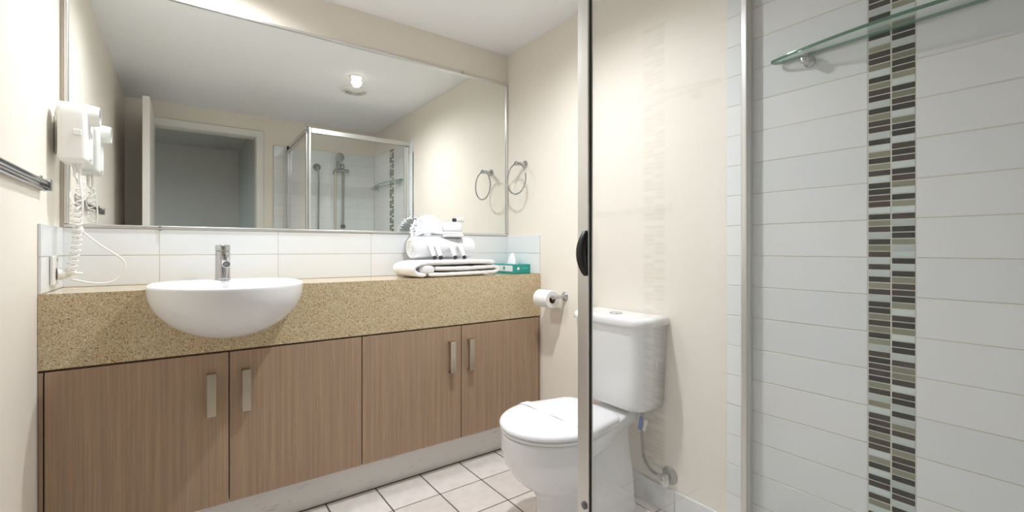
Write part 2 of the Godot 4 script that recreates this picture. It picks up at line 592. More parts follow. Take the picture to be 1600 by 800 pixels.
func build_vanity() -> void:
	# stone counter: top slab and front apron, both cut out round the basin
	var t := base("countertop", Vector3.ZERO, "tan speckled stone countertop with a deep front apron cut round the basin", "countertop")
	var X0 := XL + 0.001
	var X1 := -0.001
	var VI := VF - 0.0203
	var poly := PackedVector2Array([Vector2(X0, 0.0), Vector2(X0, VI)])
	var g := 0.0012
	var back := ell(BX, BZ, BA + g, BF, BB + g, 0.0, 56)
	# from left end of the notch round the back to the right
	poly.append(Vector2(BX - BA - g, VI))
	for j in range(29, 56):
		if back[j].z < VI - 0.002: poly.append(Vector2(back[j].x, back[j].z))
	poly.append(Vector2(BX + BA + g, VI))
	poly.append(Vector2(X1, VI)); poly.append(Vector2(X1, 0.0))
	var b := MB.new()
	var flat := Basis(Vector3(1, 0, 0), Vector3(0, 0, 1), Vector3(0, -1, 0))
	extrude(b, poly, -CT, -CT + 0.03, Vector3.ZERO, flat)
	put("top_slab", b.mesh(), M.stone, t)
	var ap := PackedVector2Array([Vector2(X0, 0.6737), Vector2(X0, CT - 0.0002)])
	for k in range(0, 41):
		var a := PI - PI * k / 40.0
		var yy := BR - BD * sin(a) - g
		var s := sqrt(maxf(0.0, 1.0 - pow((BR - yy) / (BD + g), 2)))
		ap.append(Vector2(BX + (BA + g) * cos(a), minf(CT - 0.0002, yy)))
	ap.append(Vector2(X1, CT - 0.0002)); ap.append(Vector2(X1, 0.6737))
	var clean := PackedVector2Array()
	for q in ap:
		if clean.size() == 0 or q.distance_to(clean[-1]) > 0.0008: clean.append(q)
	b = MB.new()
	extrude(b, clean, VF - 0.02, VF)
	put("apron", b.mesh(), M.stone, t)
	# basin
	var rings := []
	for k in range(0, 15):
		var a := PI * 0.5 * (1.0 - k / 14.0)
		var s := maxf(0.02, cos(a))
		rings.append(ell(BX, BZ, BA * s, BF * s, BB * s, BR - 0.012 - (BD - 0.012) * sin(a)))
	rings.append(ell(BX, BZ, BA, BF, BB, BR - 0.006))
	rings.append(ell(BX, BZ, BA * 0.994, BF * 0.995, BB * 0.994, BR - 0.002))
	rings.append(ell(BX, BZ, BA * 0.98, BF * 0.985, BB * 0.98, BR))
	rings.append(ell(BX, BZ, BA * 0.955, BF * 0.962, BB * 0.955, BR))
	rings.append(ell(BX, 0.355, BA * 0.93, BF * 0.93 - 0.05, 0.172, BR - 0.003, 56, 2.6))
	rings.append(ell(BX, 0.355, BA * 0.915, BF * 0.915 - 0.05, 0.165, BR - 0.012, 56, 2.6))
	for k in range(1, 10):
		var a := PI * 0.5 * k / 9.0
		var s := maxf(0.06, cos(a))
		rings.append(ell(BX, 0.355, BA * 0.90 * s, 0.225 * s, 0.16 * s, BR - 0.012 - 0.125 * sin(a), 56, 2.6 - 0.6 * k / 9.0))
	var bo := base("basin", Vector3.ZERO, "white ceramic semi-recessed basin bulging out of the stone counter", "basin")
	var mb := MB.new()
	mb.loft(rings, true, true, true)
	put("bowl", mb.mesh(), M.china, bo)
	var w := MB.new()
	w.lathe([Vector2(0.022, 0.0), Vector2(0.022, 0.003), Vector2(0.018, 0.005), Vector2(0.001, 0.005)], Vector3(BX, BR - 0.137, 0.355), Basis(), 24, false, true)
	put("drain", w.mesh(), M.chrome, bo)
	# mixer tap
	var tp := base("basin_tap", Vector3(-1.4065, BR, 0.118), "short chrome pillar mixer tap standing on the basin ledge", "tap")
	w = MB.new()
	w.lathe([Vector2(0.0265, 0.0), Vector2(0.0265, 0.004), Vector2(0.0265, 0.004), Vector2(0.0245, 0.005), Vector2(0.0245, 0.106)], Vector3.ZERO, Basis(), 40)
	put("body", w.mesh(), M.chrome, tp)
	w = MB.new()
	w.lathe([Vector2(0.0215, 0.106), Vector2(0.0215, 0.109)], Vector3.ZERO, Basis(), 32, false, false)
	put("groove", w.mesh(), M.steel, tp)
	w = MB.new()
	w.lathe([Vector2(0.022, 0.109), Vector2(0.0242, 0.109), Vector2(0.0242, 0.109), Vector2(0.0247, 0.111), Vector2(0.0247, 0.126), Vector2(0.0235, 0.1295), Vector2(0.019, 0.131), Vector2(0.001, 0.131)], Vector3.ZERO, Basis(), 40)
	put("handle", w.mesh(), M.chrome, tp)
	w = MB.new()
	var fw := Basis(Vector3(1, 0, 0), Vector3(0, -0.22, 0.975).normalized(), Vector3(0, -0.975, -0.22).normalized())
	w.lathe([Vector2(0.0135, 0.0), Vector2(0.0135, 0.1), Vector2(0.0135, 0.1), Vector2(0.0115, 0.1), Vector2(0.0115, 0.1), Vector2(0.0115, 0.092)], Vector3(0.004, 0.083, 0.015), fw, 28, true, false)
	var sp := put("spout", w.mesh(), M.chrome, tp)
	w = MB.new()
	w.lathe([Vector2(0.0113, 0.0925), Vector2(0.0113, 0.0965), Vector2(0.009, 0.0975), Vector2(0.001, 0.0965)], Vector3(0.004, 0.083, 0.015), fw, 24)
	put("aerator", w.mesh(), M.rubber, sp)
	w = MB.new()
	w.lathe([Vector2(0.003, 0.0), Vector2(0.003, 0.002), Vector2(0.001, 0.0025)], Vector3(0.004, 0.058, 0.0238), Basis(Vector3(1, 0, 0), Vector3(0, 0, 1), Vector3(0, -1, 0)), 12)
	put("screw_cap", w.mesh(), M.rubber, tp)
	# cabinet
	var cb := base("vanity_cabinet", Vector3.ZERO, "long brown woodgrain vanity cabinet with four doors under the stone counter", "cabinet")
	var yb := 0.1447
	bx("body", Vector3(X0, yb + 0.004, 0.01), Vector3(X1, 0.672, VF - 0.022), M.wood, cb, 0.001)
	bx("filler_panel", Vector3(X0, yb, VF - 0.0215), Vector3(-1.8575, 0.6665, VF - 0.001), M.wood, cb, 0.001)
	bx("filler_panel", Vector3(-0.0105, yb, VF - 0.0215), Vector3(X1, 0.6665, VF - 0.001), M.wood, cb, 0.001)
	bx("kickboard", Vector3(X0, 0.0008, 0.215), Vector3(X1, yb + 0.003, 0.2385), M.kick, cb, 0.001)
	var xs := [-1.856, -1.3995, -0.939, -0.477, -0.0115]
	var hs := [-1.4515, -1.349, -0.533, -0.433]
	for k in 4:
		var d := bx("door", Vector3(xs[k] + 0.0016, yb, VF - 0.0215), Vector3(xs[k + 1] - 0.0016, 0.6665, VF - 0.001), M.wood, cb, 0.0012)
		var h := MB.new()
		h.box(Vector3(0, 0, 0.0255), Vector3(0.027, 0.144, 0.005), 0.0012)
		for s in [-1, 1]: h.box(Vector3(0, s * 0.0695, 0.0115), Vector3(0.027, 0.005, 0.0225), 0.0008)
		var pos := Vector3(hs[k], 0.531, VF - 0.001) - d.position
		put("handle", h.mesh(), M.brushed, d, pos)

func build_mirror() -> void:
	var x0 := -1.8585
	var x1 := -0.001
	var y0 := 1.0985
	var y1 := 1.978
	var t := base("mirror", Vector3.ZERO, "wide wall mirror in a thin pale metal frame above the vanity", "mirror")
	bx("mirror_glass", Vector3(x0 + 0.004, y0 + 0.004, 0.001), Vector3(x1 - 0.004, y1 - 0.004, 0.006), M.mirror, t, 0.0)
	var w := 0.0125
	var d := 0.0135
	bx("frame_rail", Vector3(x0, y0, 0.0008), Vector3(x1, y0 + w, d), M.alu, t, 0.0035)
	bx("frame_rail", Vector3(x0, y1 - w, 0.0008), Vector3(x1, y1, d), M.alu, t, 0.0035)
	bx("frame_rail", Vector3(x0, y0 + w, 0.0008), Vector3(x0 + w, y1 - w, d), M.alu, t, 0.0035)
	bx("frame_rail", Vector3(x1 - w, y0 + w, 0.0008), Vector3(x1, y1 - w, d), M.alu, t, 0.0035)
	for p in [Vector2(-1.598, y0 + 0.002), Vector2(-0.352, y0 + 0.002), Vector2(-0.305, y1 - 0.001)]:
		var b := MB.new()
		b.box(Vector3(p.x, p.y, 0.0165), Vector3(0.011, 0.017, 0.006), 0.002)
		b.lathe([Vector2(0.0035, 0.0), Vector2(0.0035, 0.0015), Vector2(0.001, 0.0025)], Vector3(p.x, p.y, 0.0195), Basis(Vector3(1, 0, 0), Vector3(0, 0, 1), Vector3(0, -1, 0)), 12)
		put("mirror_clip", b.mesh(), M.chrome, t)

# egg-shaped outline: half ellipse in front (towards -x), straight taper to the wall
func egg(xf: float, xc: float, xb: float, hw: float, hwb: float, y: float, zc := 0.904, r := 0.03) -> Array:
	var ring := []
	for k in 33:
		var a := PI * 0.5 + PI * k / 32.0
		ring.append(Vector3(xc + (xc - xf) * cos(a), y, zc + hw * sin(a)))
	r = minf(r, hwb * 0.9)
	for s in [-1, 1]:
		var pts := []
		for k in range(1, 6):
			var q := k / 6.0
			var e := lerpf(q, 0.5 - 0.5 * cos(PI * q), 0.3)
			pts.append(Vector3(lerpf(xc, xb - r, q), y, zc + s * lerpf(hw, hwb, e)))
		for k in range(0, 6):
			var a := PI * 0.5 * k / 5.0
			pts.append(Vector3(xb - r + r * sin(a), y, zc + s * (hwb - r + r * cos(a))))
		if s == 1: pts.reverse()
		ring.append_array(pts)
	return ring

# rounded rectangle against the wall: front corners radius r, back corners square
func rrect(xf: float, xb: float, hw: float, r: float, y: float, zc: float) -> Array:
	var ring := []
	for k in 9:
		var a := PI * 0.5 * k / 8.0
		ring.append(Vector3(xf + r - r * sin(a), y, zc + hw - r + r * cos(a)))
	for k in 9:
		var a := PI * 0.5 * k / 8.0
		ring.append(Vector3(xf + r - r * cos(a), y, zc - hw + r - r * sin(a)))
	ring.append(Vector3(xb, y, zc - hw)); ring.append(Vector3(xb, y, zc + hw))
	return ring

func build_toilet() -> void:
	var zc := 0.904
	var t := base("toilet", Vector3.ZERO, "white close-coupled toilet with closed lid between vanity and shower", "toilet")
	# pan
	var rings := []
	for e in [[-0.522, -0.30, -0.06, 0.112, 0.088, 0.0], [-0.522, -0.30, -0.06, 0.112, 0.088, 0.012], [-0.508, -0.30, -0.06, 0.104, 0.082, 0.03], [-0.498, -0.30, -0.06, 0.099, 0.078, 0.08], [-0.500, -0.30, -0.06, 0.100, 0.074, 0.13],
			[-0.518, -0.32, -0.06, 0.108, 0.070, 0.16], [-0.556, -0.37, -0.06, 0.126, 0.064, 0.19], [-0.592, -0.41, -0.06, 0.146, 0.058, 0.225], [-0.618, -0.43, -0.06, 0.162, 0.052, 0.265], [-0.630, -0.44, -0.055, 0.172, 0.048, 0.300], [-0.634, -0.425, -0.05, 0.177, 0.050, 0.318], [-0.634, -0.40, -0.03, 0.179, 0.066, 0.328], [-0.634, -0.40, -0.03, 0.179, 0.070, 0.368], [-0.630, -0.40, -0.033, 0.176, 0.068, 0.376], [-0.62, -0.40, -0.04, 0.168, 0.062, 0.378]]:
		rings.append(egg(e[0], e[1], e[2], e[3], e[4], e[5], zc))
	var b := MB.new()
	b.loft(rings)
	put("pan", b.mesh(), M.china, t)
	# seat and lid
	b = MB.new()
	rings = []
	for e in [[0.006, 0.3795], [0.0, 0.383], [0.0, 0.389], [0.006, 0.392]]:
		rings.append(egg(-0.634 + e[0], -0.43, -0.215 - e[0], 0.181 - e[0], 0.15 - e[0], e[1], zc, 0.05))
	b.loft(rings)
	put("seat", b.mesh(), M.seat, t)
	b = MB.new()
	rings = []
	for e in [[0.008, 0.3935], [0.002, 0.396], [0.0, 0.401], [0.002, 0.408], [0.009, 0.414], [0.022, 0.4175], [0.05, 0.419], [0.10, 0.4195]]:
		rings.append(egg(-0.638 + e[0], -0.43, -0.213 - e[0], 0.185 - e[0], 0.152 - e[0], e[1], zc, 0.055))
	b.loft(rings)
	put("seat_lid", b.mesh(), M.seat, t)
	for s in [-1, 1]:
		b = MB.new()
		b.lathe([Vector2(0.013, 0.378), Vector2(0.013, 0.394), Vector2(0.009, 0.399), Vector2(0.001, 0.40)], Vector3(-0.196, 0, zc + s * 0.075), Basis(), 18)
		put("hinge", b.mesh(), M.seat, t)
	# cistern
	b = MB.new()
	rings = []
	for e in [[-0.120, 0.130, 0.04, 0.396], [-0.138, 0.152, 0.055, 0.398], [-0.150, 0.163, 0.06, 0.406], [-0.154, 0.168, 0.06, 0.425], [-0.160, 0.176, 0.06, 0.55], [-0.166, 0.183, 0.06, 0.70], [-0.167, 0.184, 0.06, 0.728]]:
		rings.append(rrect(e[0], -0.004, e[1], e[2], e[3], zc - 0.006))
	b.loft(rings)
	put("cistern", b.mesh(), M.china, t)
	b = MB.new()
	rings = []
	for e in [[0.004, 0.7285], [0.0, 0.730], [0.0, 0.746], [0.003, 0.755], [0.010, 0.760], [0.025, 0.7625]]:
		rings.append(rrect(-0.177 + e[0], -0.003 - e[0] * 0.3, 0.195 - e[0], 0.068, e[1], zc - 0.006))
	b.loft(rings)
	var lid := put("cistern_lid", b.mesh(), M.china, t)
	b = MB.new()
	b.lathe([Vector2(0.027, 0.0), Vector2(0.027, 0.003), Vector2(0.024, 0.0045), Vector2(0.024, 0.0045), Vector2(0.021, 0.0035), Vector2(0.001, 0.0035)], Vector3(-0.095, 0.7615, zc), Basis(), 32, false, true)
	put("flush_button", b.mesh(), M.chrome, lid)
	b = MB.new()
	b.box(Vector3(-0.06, 0.58, zc - 0.006 + 0.1775), Vector3(0.012, 0.03, 0.002), 0.0008)
	put("inlet_cap", b.mesh(), M.seat, t)
	# hygiene strip across the closed lid
	var hs := PackedVector2Array()
	b = MB.new()
	var prof := [Vector2(-0.1865, 0.394), Vector2(-0.187, 0.402), Vector2(-0.1845, 0.4115), Vector2(-0.176, 0.4168), Vector2(-0.162, 0.4186)]
	for k in range(0, 11): prof.append(Vector2(-0.15 + 0.03 * k, 0.4203 + 0.0016 * sin(k * 1.3)))
	prof.append_array([Vector2(0.162, 0.4186), Vector2(0.176, 0.4168), Vector2(0.1845, 0.4115), Vector2(0.187, 0.402), Vector2(0.1865, 0.394)])
	rings = []
	for q in prof:
		var dx: float = 0.045 * q.x
		rings.append([Vector3(-0.448 + dx, q.y, zc + q.x), Vector3(-0.408 + dx, q.y, zc + q.x), Vector3(-0.408 + dx, q.y + 0.0005, zc + q.x * 1.003), Vector3(-0.448 + dx, q.y + 0.0005, zc + q.x * 1.003)])
	b.loft(rings)
	tag(put("hygiene_strip", b.mesh(), M.paper), "narrow white paper hygiene strip laid across the toilet lid", "paper strip")
	# stop valve and braided hose
	var v := base("stop_valve", Vector3(0, 0.146, 1.0925), "chrome water stop valve low on the wall, its braided hose rising to the cistern", "valve")
	var left := Basis(Vector3(0, 1, 0), Vector3(-1, 0, 0), Vector3(0, 0, 1))
	b = MB.new()
	b.lathe([Vector2(0.034, 0.0005), Vector2(0.034, 0.002), Vector2(0.030, 0.006), Vector2(0.020, 0.010), Vector2(0.014, 0.011)], Vector3.ZERO, left, 32, false, true)
	put("flange", b.mesh(), M.steel, v)
	b = MB.new()
	b.lathe([Vector2(0.012, 0.008), Vector2(0.012, 0.045), Vector2(0.010, 0.05), Vector2(0.001, 0.05)], Vector3.ZERO, left, 20)
	b.lathe([Vector2(0.009, 0.0), Vector2(0.009, 0.03)], Vector3(-0.034, 0.0, 0.0), Basis(Vector3(1, 0, 0), Vector3(0, 0, -1), Vector3(0, 1, 0)), 16)
	put("valve_body", b.mesh(), M.chrome, v)
	b = MB.new()
	b.lathe([Vector2(0.015, 0.0), Vector2(0.016, 0.006), Vector2(0.014, 0.02), Vector2(0.010, 0.024), Vector2(0.001, 0.024)], Vector3(-0.034, -0.008, 0.0), Basis(Vector3(1, 0, 0), Vector3(0, -1, 0), Vector3(0, 0, -1)), 14)
	put("valve_knob", b.mesh(), M.plastic, v)
	b = MB.new()
	var cur := Curve3D.new()
	for p in [[Vector3(-0.034, 0.0, -0.028), Vector3(0, 0, 0), Vector3(0, -0.002, -0.02)], [Vector3(-0.045, 0.05, -0.088), Vector3(0, -0.03, 0.012), Vector3(0, 0.04, -0.008)], [Vector3(-0.06, 0.17, -0.086), Vector3(0, -0.03, 0), Vector3(0, 0.03, 0)], [Vector3(-0.062, 0.238, -0.082), Vector3(0, -0.02, 0), Vector3(0, 0, 0)]]:
		cur.add_point(p[0], p[1], p[2])
	cur.bake_interval = 0.008
	b.tube(Array(cur.get_baked_points()), 0.0062, 10)
	put("braided_hose", b.mesh(), M.braid, v)
	b = MB.new()
	b.lathe([Vector2(0.011, 0.0), Vector2(0.011, 0.014), Vector2(0.009, 0.016)], Vector3(-0.062, 0.236, -0.082), Basis(), 6)
	put("hose_nut", b.mesh(), M.plastic, v)
	b = MB.new()
	b.box(Vector3(-0.071, 0.193, -0.084), Vector3(0.003, 0.055, 0.017), 0.001, Basis(Vector3(1, 0, 0), 0.18))
	put("hose_tag", b.mesh(), M.blue, v)
	b = MB.new()
	b.box(Vector3(-0.066, 0.187, -0.066), Vector3(0.003, 0.05, 0.014), 0.001, Basis(Vector3(1, 0, 0), 0.25))
	put("hose_tag", b.mesh(), M.paper, v)

func build_shower() -> void:
	var t := base("shower_enclosure", Vector3.ZERO, "corner shower enclosure of clear glass panels in a pale metal frame", "shower")
	var top := 1.906
	# hob and floor rails
	bx("hob", Vector3(SX - 0.03, 0.001, SZ - 0.03), Vector3(-0.012, 0.07, SZ + 0.03), M.tiles[0], t, 0.003)
	bx("hob", Vector3(SX - 0.03, 0.001, SZ + 0.031), Vector3(SX + 0.03, 0.07, ZF - 0.012), M.tiles[0], t, 0.003)
	bx("rail", Vector3(SX - 0.018, 0.0705, SZ - 0.013), Vector3(-0.012, 0.1, SZ + 0.013), M.alu, t, 0.003)
	bx("rail", Vector3(SX - 0.02, 0.0705, SZ + 0.014), Vector3(SX + 0.02, 0.1, ZF - 0.012), M.alu, t, 0.003)
	bx("rail", Vector3(SX + 0.012, top - 0.036, SZ - 0.014), Vector3(-0.012, top, SZ + 0.014), M.alu, t, 0.003)
	bx("rail", Vector3(SX - 0.02, top - 0.036, SZ + 0.016), Vector3(SX + 0.02, top, ZF - 0.012), M.alu, t, 0.003)
	# corner post
	bx("post", Vector3(SX - 0.004, 0.1005, SZ - 0.012), Vector3(SX + 0.011, top + 0.004, SZ + 0.012), M.alu, t, 0.003)
	# wall channels
	var ch := MB.new()
	ch.box(Vector3(-0.023, 1.0, SZ), Vector3(0.022, 1.73, 0.03), 0.004)
	ch.box(Vector3(-0.041, 1.0, SZ + 0.004), Vector3(0.014, 1.73, 0.018), 0.003)
	put("wall_channel", ch.mesh(), M.alu, t)
	bx("wall_channel", Vector3(SX - 0.012, 0.1005, ZF - 0.05), Vector3(SX + 0.012, top - 0.037, ZF - 0.012), M.alu, t, 0.003)
	# glass
	bx("glass_panel", Vector3(SX + 0.011, 0.1005, SZ - 0.0025), Vector3(-0.045, top - 0.036, SZ + 0.0025), M.glass, t, 0.0)
	bx("glass_panel", Vector3(SX + 0.006, 0.1005, 2.13), Vector3(SX + 0.011, top - 0.037, ZF - 0.05), M.glass, t, 0.0)
	bx("stile", Vector3(SX + 0.002, 0.1005, 2.115), Vector3(SX + 0.016, top - 0.037, 2.13), M.alu, t, 0.003)
	# sliding door
	var dr := bx("sliding_door", Vector3(SX - 0.0105, 0.104, SZ + 0.0427), Vector3(SX - 0.0055, top - 0.04, 2.135), M.glass, t, 0.0)
	bx("stile", Vector3(SX - 0.018, 0.102, SZ + 0.0135), Vector3(SX - 0.001, top - 0.037, SZ + 0.0395), M.alu, dr, 0.0035)
	bx("seal_strip", Vector3(SX - 0.015, 0.102, SZ + 0.0397), Vector3(SX - 0.010, top - 0.037, SZ + 0.0425), M.seal, dr, 0.001)
	bx("top_rail", Vector3(SX - 0.016, top - 0.062, SZ + 0.045), Vector3(SX - 0.001, top - 0.037, 2.13), M.alu, dr, 0.003)
	bx("stile", Vector3(SX - 0.016, 0.102, 2.12), Vector3(SX - 0.001, top - 0.063, 2.135), M.alu, dr, 0.003)
	bx("roller", Vector3(SX - 0.03, top - 0.045, 2.06), Vector3(SX - 0.0205, top - 0.015, 2.10), M.black, dr, 0.004)
	bx("end_cap", Vector3(SX - 0.022, top - 0.034, SZ - 0.0165), Vector3(SX - 0.005, top + 0.002, SZ - 0.0125), M.black, t, 0.001)
	# crescent pull on the leading stile
	var pull := MB.new()
	var rings := []
	var hgt := 0.102
	for k in 25:
		var q := -1.0 + 2.0 * k / 24.0
		var bow := (1.0 - q * q)
		var wz := 0.0045 + 0.0085 * sqrt(maxf(0.0, bow))
		var out := 0.003 + 0.016 * bow
		var ring := []
		for j in 16:
			var a := TAU * j / 16
			ring.append(Vector3(SX - 0.018 - out * (0.5 + 0.5 * cos(a)), 1.015 + hgt * 0.5 * q, SZ + 0.031 - 0.006 * bow + wz * sin(a)))
		rings.append(ring)
	pull.loft(rings)
	var po := put("handle", pull.mesh(), M.black, dr)
	po.position = -dr.position
	var sc := MB.new()
	sc.lathe([Vector2(0.0085, 0.0), Vector2(0.0085, 0.0025), Vector2(0.006, 0.004), Vector2(0.001, 0.004)], Vector3(SX - 0.018, 0.446, SZ + 0.027), Basis(Vector3(0, 1, 0), Vector3(-1, 0, 0), Vector3(0, 0, 1)), 16)
	var so := put("bump_stop", sc.mesh(), M.rubber, dr)
	so.position = -dr.position
	# glass corner shelf on the tiles
	var sh := base("glass_shelf", Vector3(0, 1.602, 0), "bow-fronted clear glass shelf with green edges on the shower tiles", "shelf")
	var poly := PackedVector2Array([Vector2(-0.018, 2.212), Vector2(-0.018, 1.500)])
	poly.append(Vector2(-0.026, 1.489)); poly.append(Vector2(-0.040, 1.4855))
	for k in range(0, 25):
		var q := k / 24.0
		poly.append(Vector2(-0.046 - 0.05 * sin(PI * pow(q, 0.9)), lerpf(1.488, 2.224, q)))
	poly.append(Vector2(-0.040, 2.226)); poly.append(Vector2(-0.026, 2.222))
	var gm := MB.new()
	var flat := Basis(Vector3(1, 0, 0), Vector3(0, 0, 1), Vector3(0, -1, 0))
	extrude(gm, poly, -0.009, 0.0, Vector3.ZERO, flat)
	put("shelf_pane", gm.mesh(), M.shelf_glass, sh)
	var em := MB.new()
	var er := []
	var cen := Vector2(-0.03, 1.856)
	for p in poly:
		var q := p + (p - cen).normalized() * 0.0004
		var r := p - (p - cen).normalized() * 0.0022
		er.append([Vector3(r.x, 0.0001, r.y), Vector3(q.x, 0.0003, q.y), Vector3(q.x, 0.0088, q.y), Vector3(r.x, 0.0089, r.y)])
	er.append(er[0].duplicate())
	em.loft(er, true, false, false)
	put("glass_edge", em.mesh(), M.glass_edge, sh)
	for z in [1.583, 2.12]:
		var br := MB.new()
		var left := Basis(Vector3(0, 1, 0), Vector3(-1, 0, 0), Vector3(0, 0, 1))
		br.lathe([Vector2(0.0165, 0.0), Vector2(0.0165, 0.004), Vector2(0.015, 0.007), Vector2(0.010, 0.009), Vector2(0.0095, 0.02), Vector2(0.0125, 0.023), Vector2(0.0125, 0.04), Vector2(0.010, 0.043), Vector2(0.001, 0.043)], Vector3(-0.0112, -0.018, z), left, 24, false, true)
		br.box(Vector3(-0.036, -0.0055, z), Vector3(0.02, 0.011, 0.012), 0.002)
		put("bracket", br.mesh(), M.chrome, sh)
	# wall fittings on the door wall, seen in the mirror
	var zt := ZF - 0.0112
	var back := Basis(Vector3(1, 0, 0), Vector3(0, 0, -1), Vector3(0, 1, 0))
	var o := base("shower_hose_outlet", Vector3(-0.537, 1.764, zt), "round chrome wall outlet with a straight hanging hose, in the shower", "outlet")
	var b := MB.new()
	b.lathe([Vector2(0.033, 0.0), Vector2(0.033, 0.006), Vector2(0.026, 0.014), Vector2(0.018, 0.018), Vector2(0.014, 0.035), Vector2(0.001, 0.038)], Vector3.ZERO, back, 28, false, true)
	put("rosette", b.mesh(), M.steel, o)
	b = MB.new()
	b.tube([Vector3(0, 0, -0.03), Vector3(0.004, -0.03, -0.035), Vector3(0.008, -0.12, -0.035), Vector3(0.006, -0.5, -0.03), Vector3(0.01, -0.9, -0.03), Vector3(0.06, -1.02, -0.03)], 0.007, 10)
	put("hose", b.mesh(), M.steel, o)
	o = base("slide_rail", Vector3(-0.383, 1.10, zt), "vertical metal slide rail with shower holder on the shower end wall", "rail")
	b = MB.new()
	b.tube([Vector3(0, -0.08, -0.03), Vector3(0, 0.66, -0.03)], 0.0105, 14)
	put("rail_bar", b.mesh(), M.brushed, o)
	for y in [-0.06, 0.63]:
		b = MB.new()
		b.lathe([Vector2(0.016, 0.0), Vector2(0.016, 0.012), Vector2(0.011, 0.02), Vector2(0.011, 0.03)], Vector3(0, y, 0), back, 18)
		put("rail_mount", b.mesh(), M.steel, o)
	b = MB.new()
	b.box(Vector3(0.055, 0.647, -0.045), Vector3(0.13, 0.03, 0.035), 0.012)
	b.lathe([Vector2(0.02, 0.0), Vector2(0.02, 0.03), Vector2(0.012, 0.04), Vector2(0.001, 0.04)], Vector3(0.055, 0.67, -0.045), Basis(), 18)
	put("holder", b.mesh(), M.steel, o)
	o = base("hand_shower", Vector3(-0.352, 1.867, zt - 0.06), "round-headed chrome hand shower in its holder, hose hanging below", "hand shower")
	b = MB.new()
	var tilt := Basis(Vector3(1, 0, 0), 1.9)
	b.lathe([Vector2(0.012, -0.02), Vector2(0.034, -0.006), Vector2(0.040, 0.004), Vector2(0.038, 0.012), Vector2(0.001, 0.013)], Vector3(0, 0, 0), Basis(Vector3(1, 0, 0), -PI / 2 - 0.25), 26)
	put("spray_head", b.mesh(), M.steel, o)
	b = MB.new()
	b.tube([Vector3(0, -0.01, 0.015), Vector3(-0.012, -0.06, 0.02), Vector3(-0.02, -0.125, 0.02)], 0.011, 12)
	put("handle", b.mesh(), M.steel, o)
	b = MB.new()
	b.tube([Vector3(0.03, -0.135, 0.02), Vector3(0.032, -0.3, 0.025), Vector3(0.03, -0.62, 0.025)], 0.0075, 10)
	b.tube([Vector3(0.046, -0.135, 0.02), Vector3(0.046, -0.3, 0.025), Vector3(0.044, -0.62, 0.025)], 0.0035, 8)
	put("hose", b.mesh(), M.steel, o)
	b = MB.new()
	b.box(Vector3(0.035, -0.635, 0.025), Vector3(0.04, 0.035, 0.03), 0.006)
	put("hose_end", b.mesh(), M.black, o)

func soft(b: MB, lo: Vector3, hi: Vector3, r: float, wob: float, seed_: int, seg := 14) -> void:   # a soft pillow-edged slab of cloth lying flat
	var f := noise(9.0, seed_)
	var rings := []
	var prof := [[r, 0.0], [r * 0.35, r * 0.25], [0.0, r], [0.0, hi.y - lo.y - r], [r * 0.35, hi.y - lo.y - r * 0.25], [r, hi.y - lo.y]]
	for e in prof:
		var ring := []
		var x0: float = lo.x + e[0]
		var x1: float = hi.x - e[0]
		var z0: float = lo.z + e[0]
		var z1: float = hi.z - e[0]
		var cr := minf(0.02, (z1 - z0) * 0.3)
		for c in [[x1 - cr, z1 - cr, 0.0], [x0 + cr, z1 - cr, 0.5 * PI], [x0 + cr, z0 + cr, PI], [x1 - cr, z0 + cr, 1.5 * PI]]:
			for k in seg:
				var a: float = c[2] + 0.5 * PI * k / (seg - 1)
				var p := Vector3(c[0] + cr * cos(a), lo.y + e[1], c[1] + cr * sin(a))
				var dv := f.get_noise_3d(p.x, p.y * 2.0, p.z) * wob
				ring.append(p + Vector3(dv * cos(a), dv * 0.4 if e[1] > 0.001 else 0.0, dv * sin(a)))
		rings.append(ring)
	b.loft(rings)

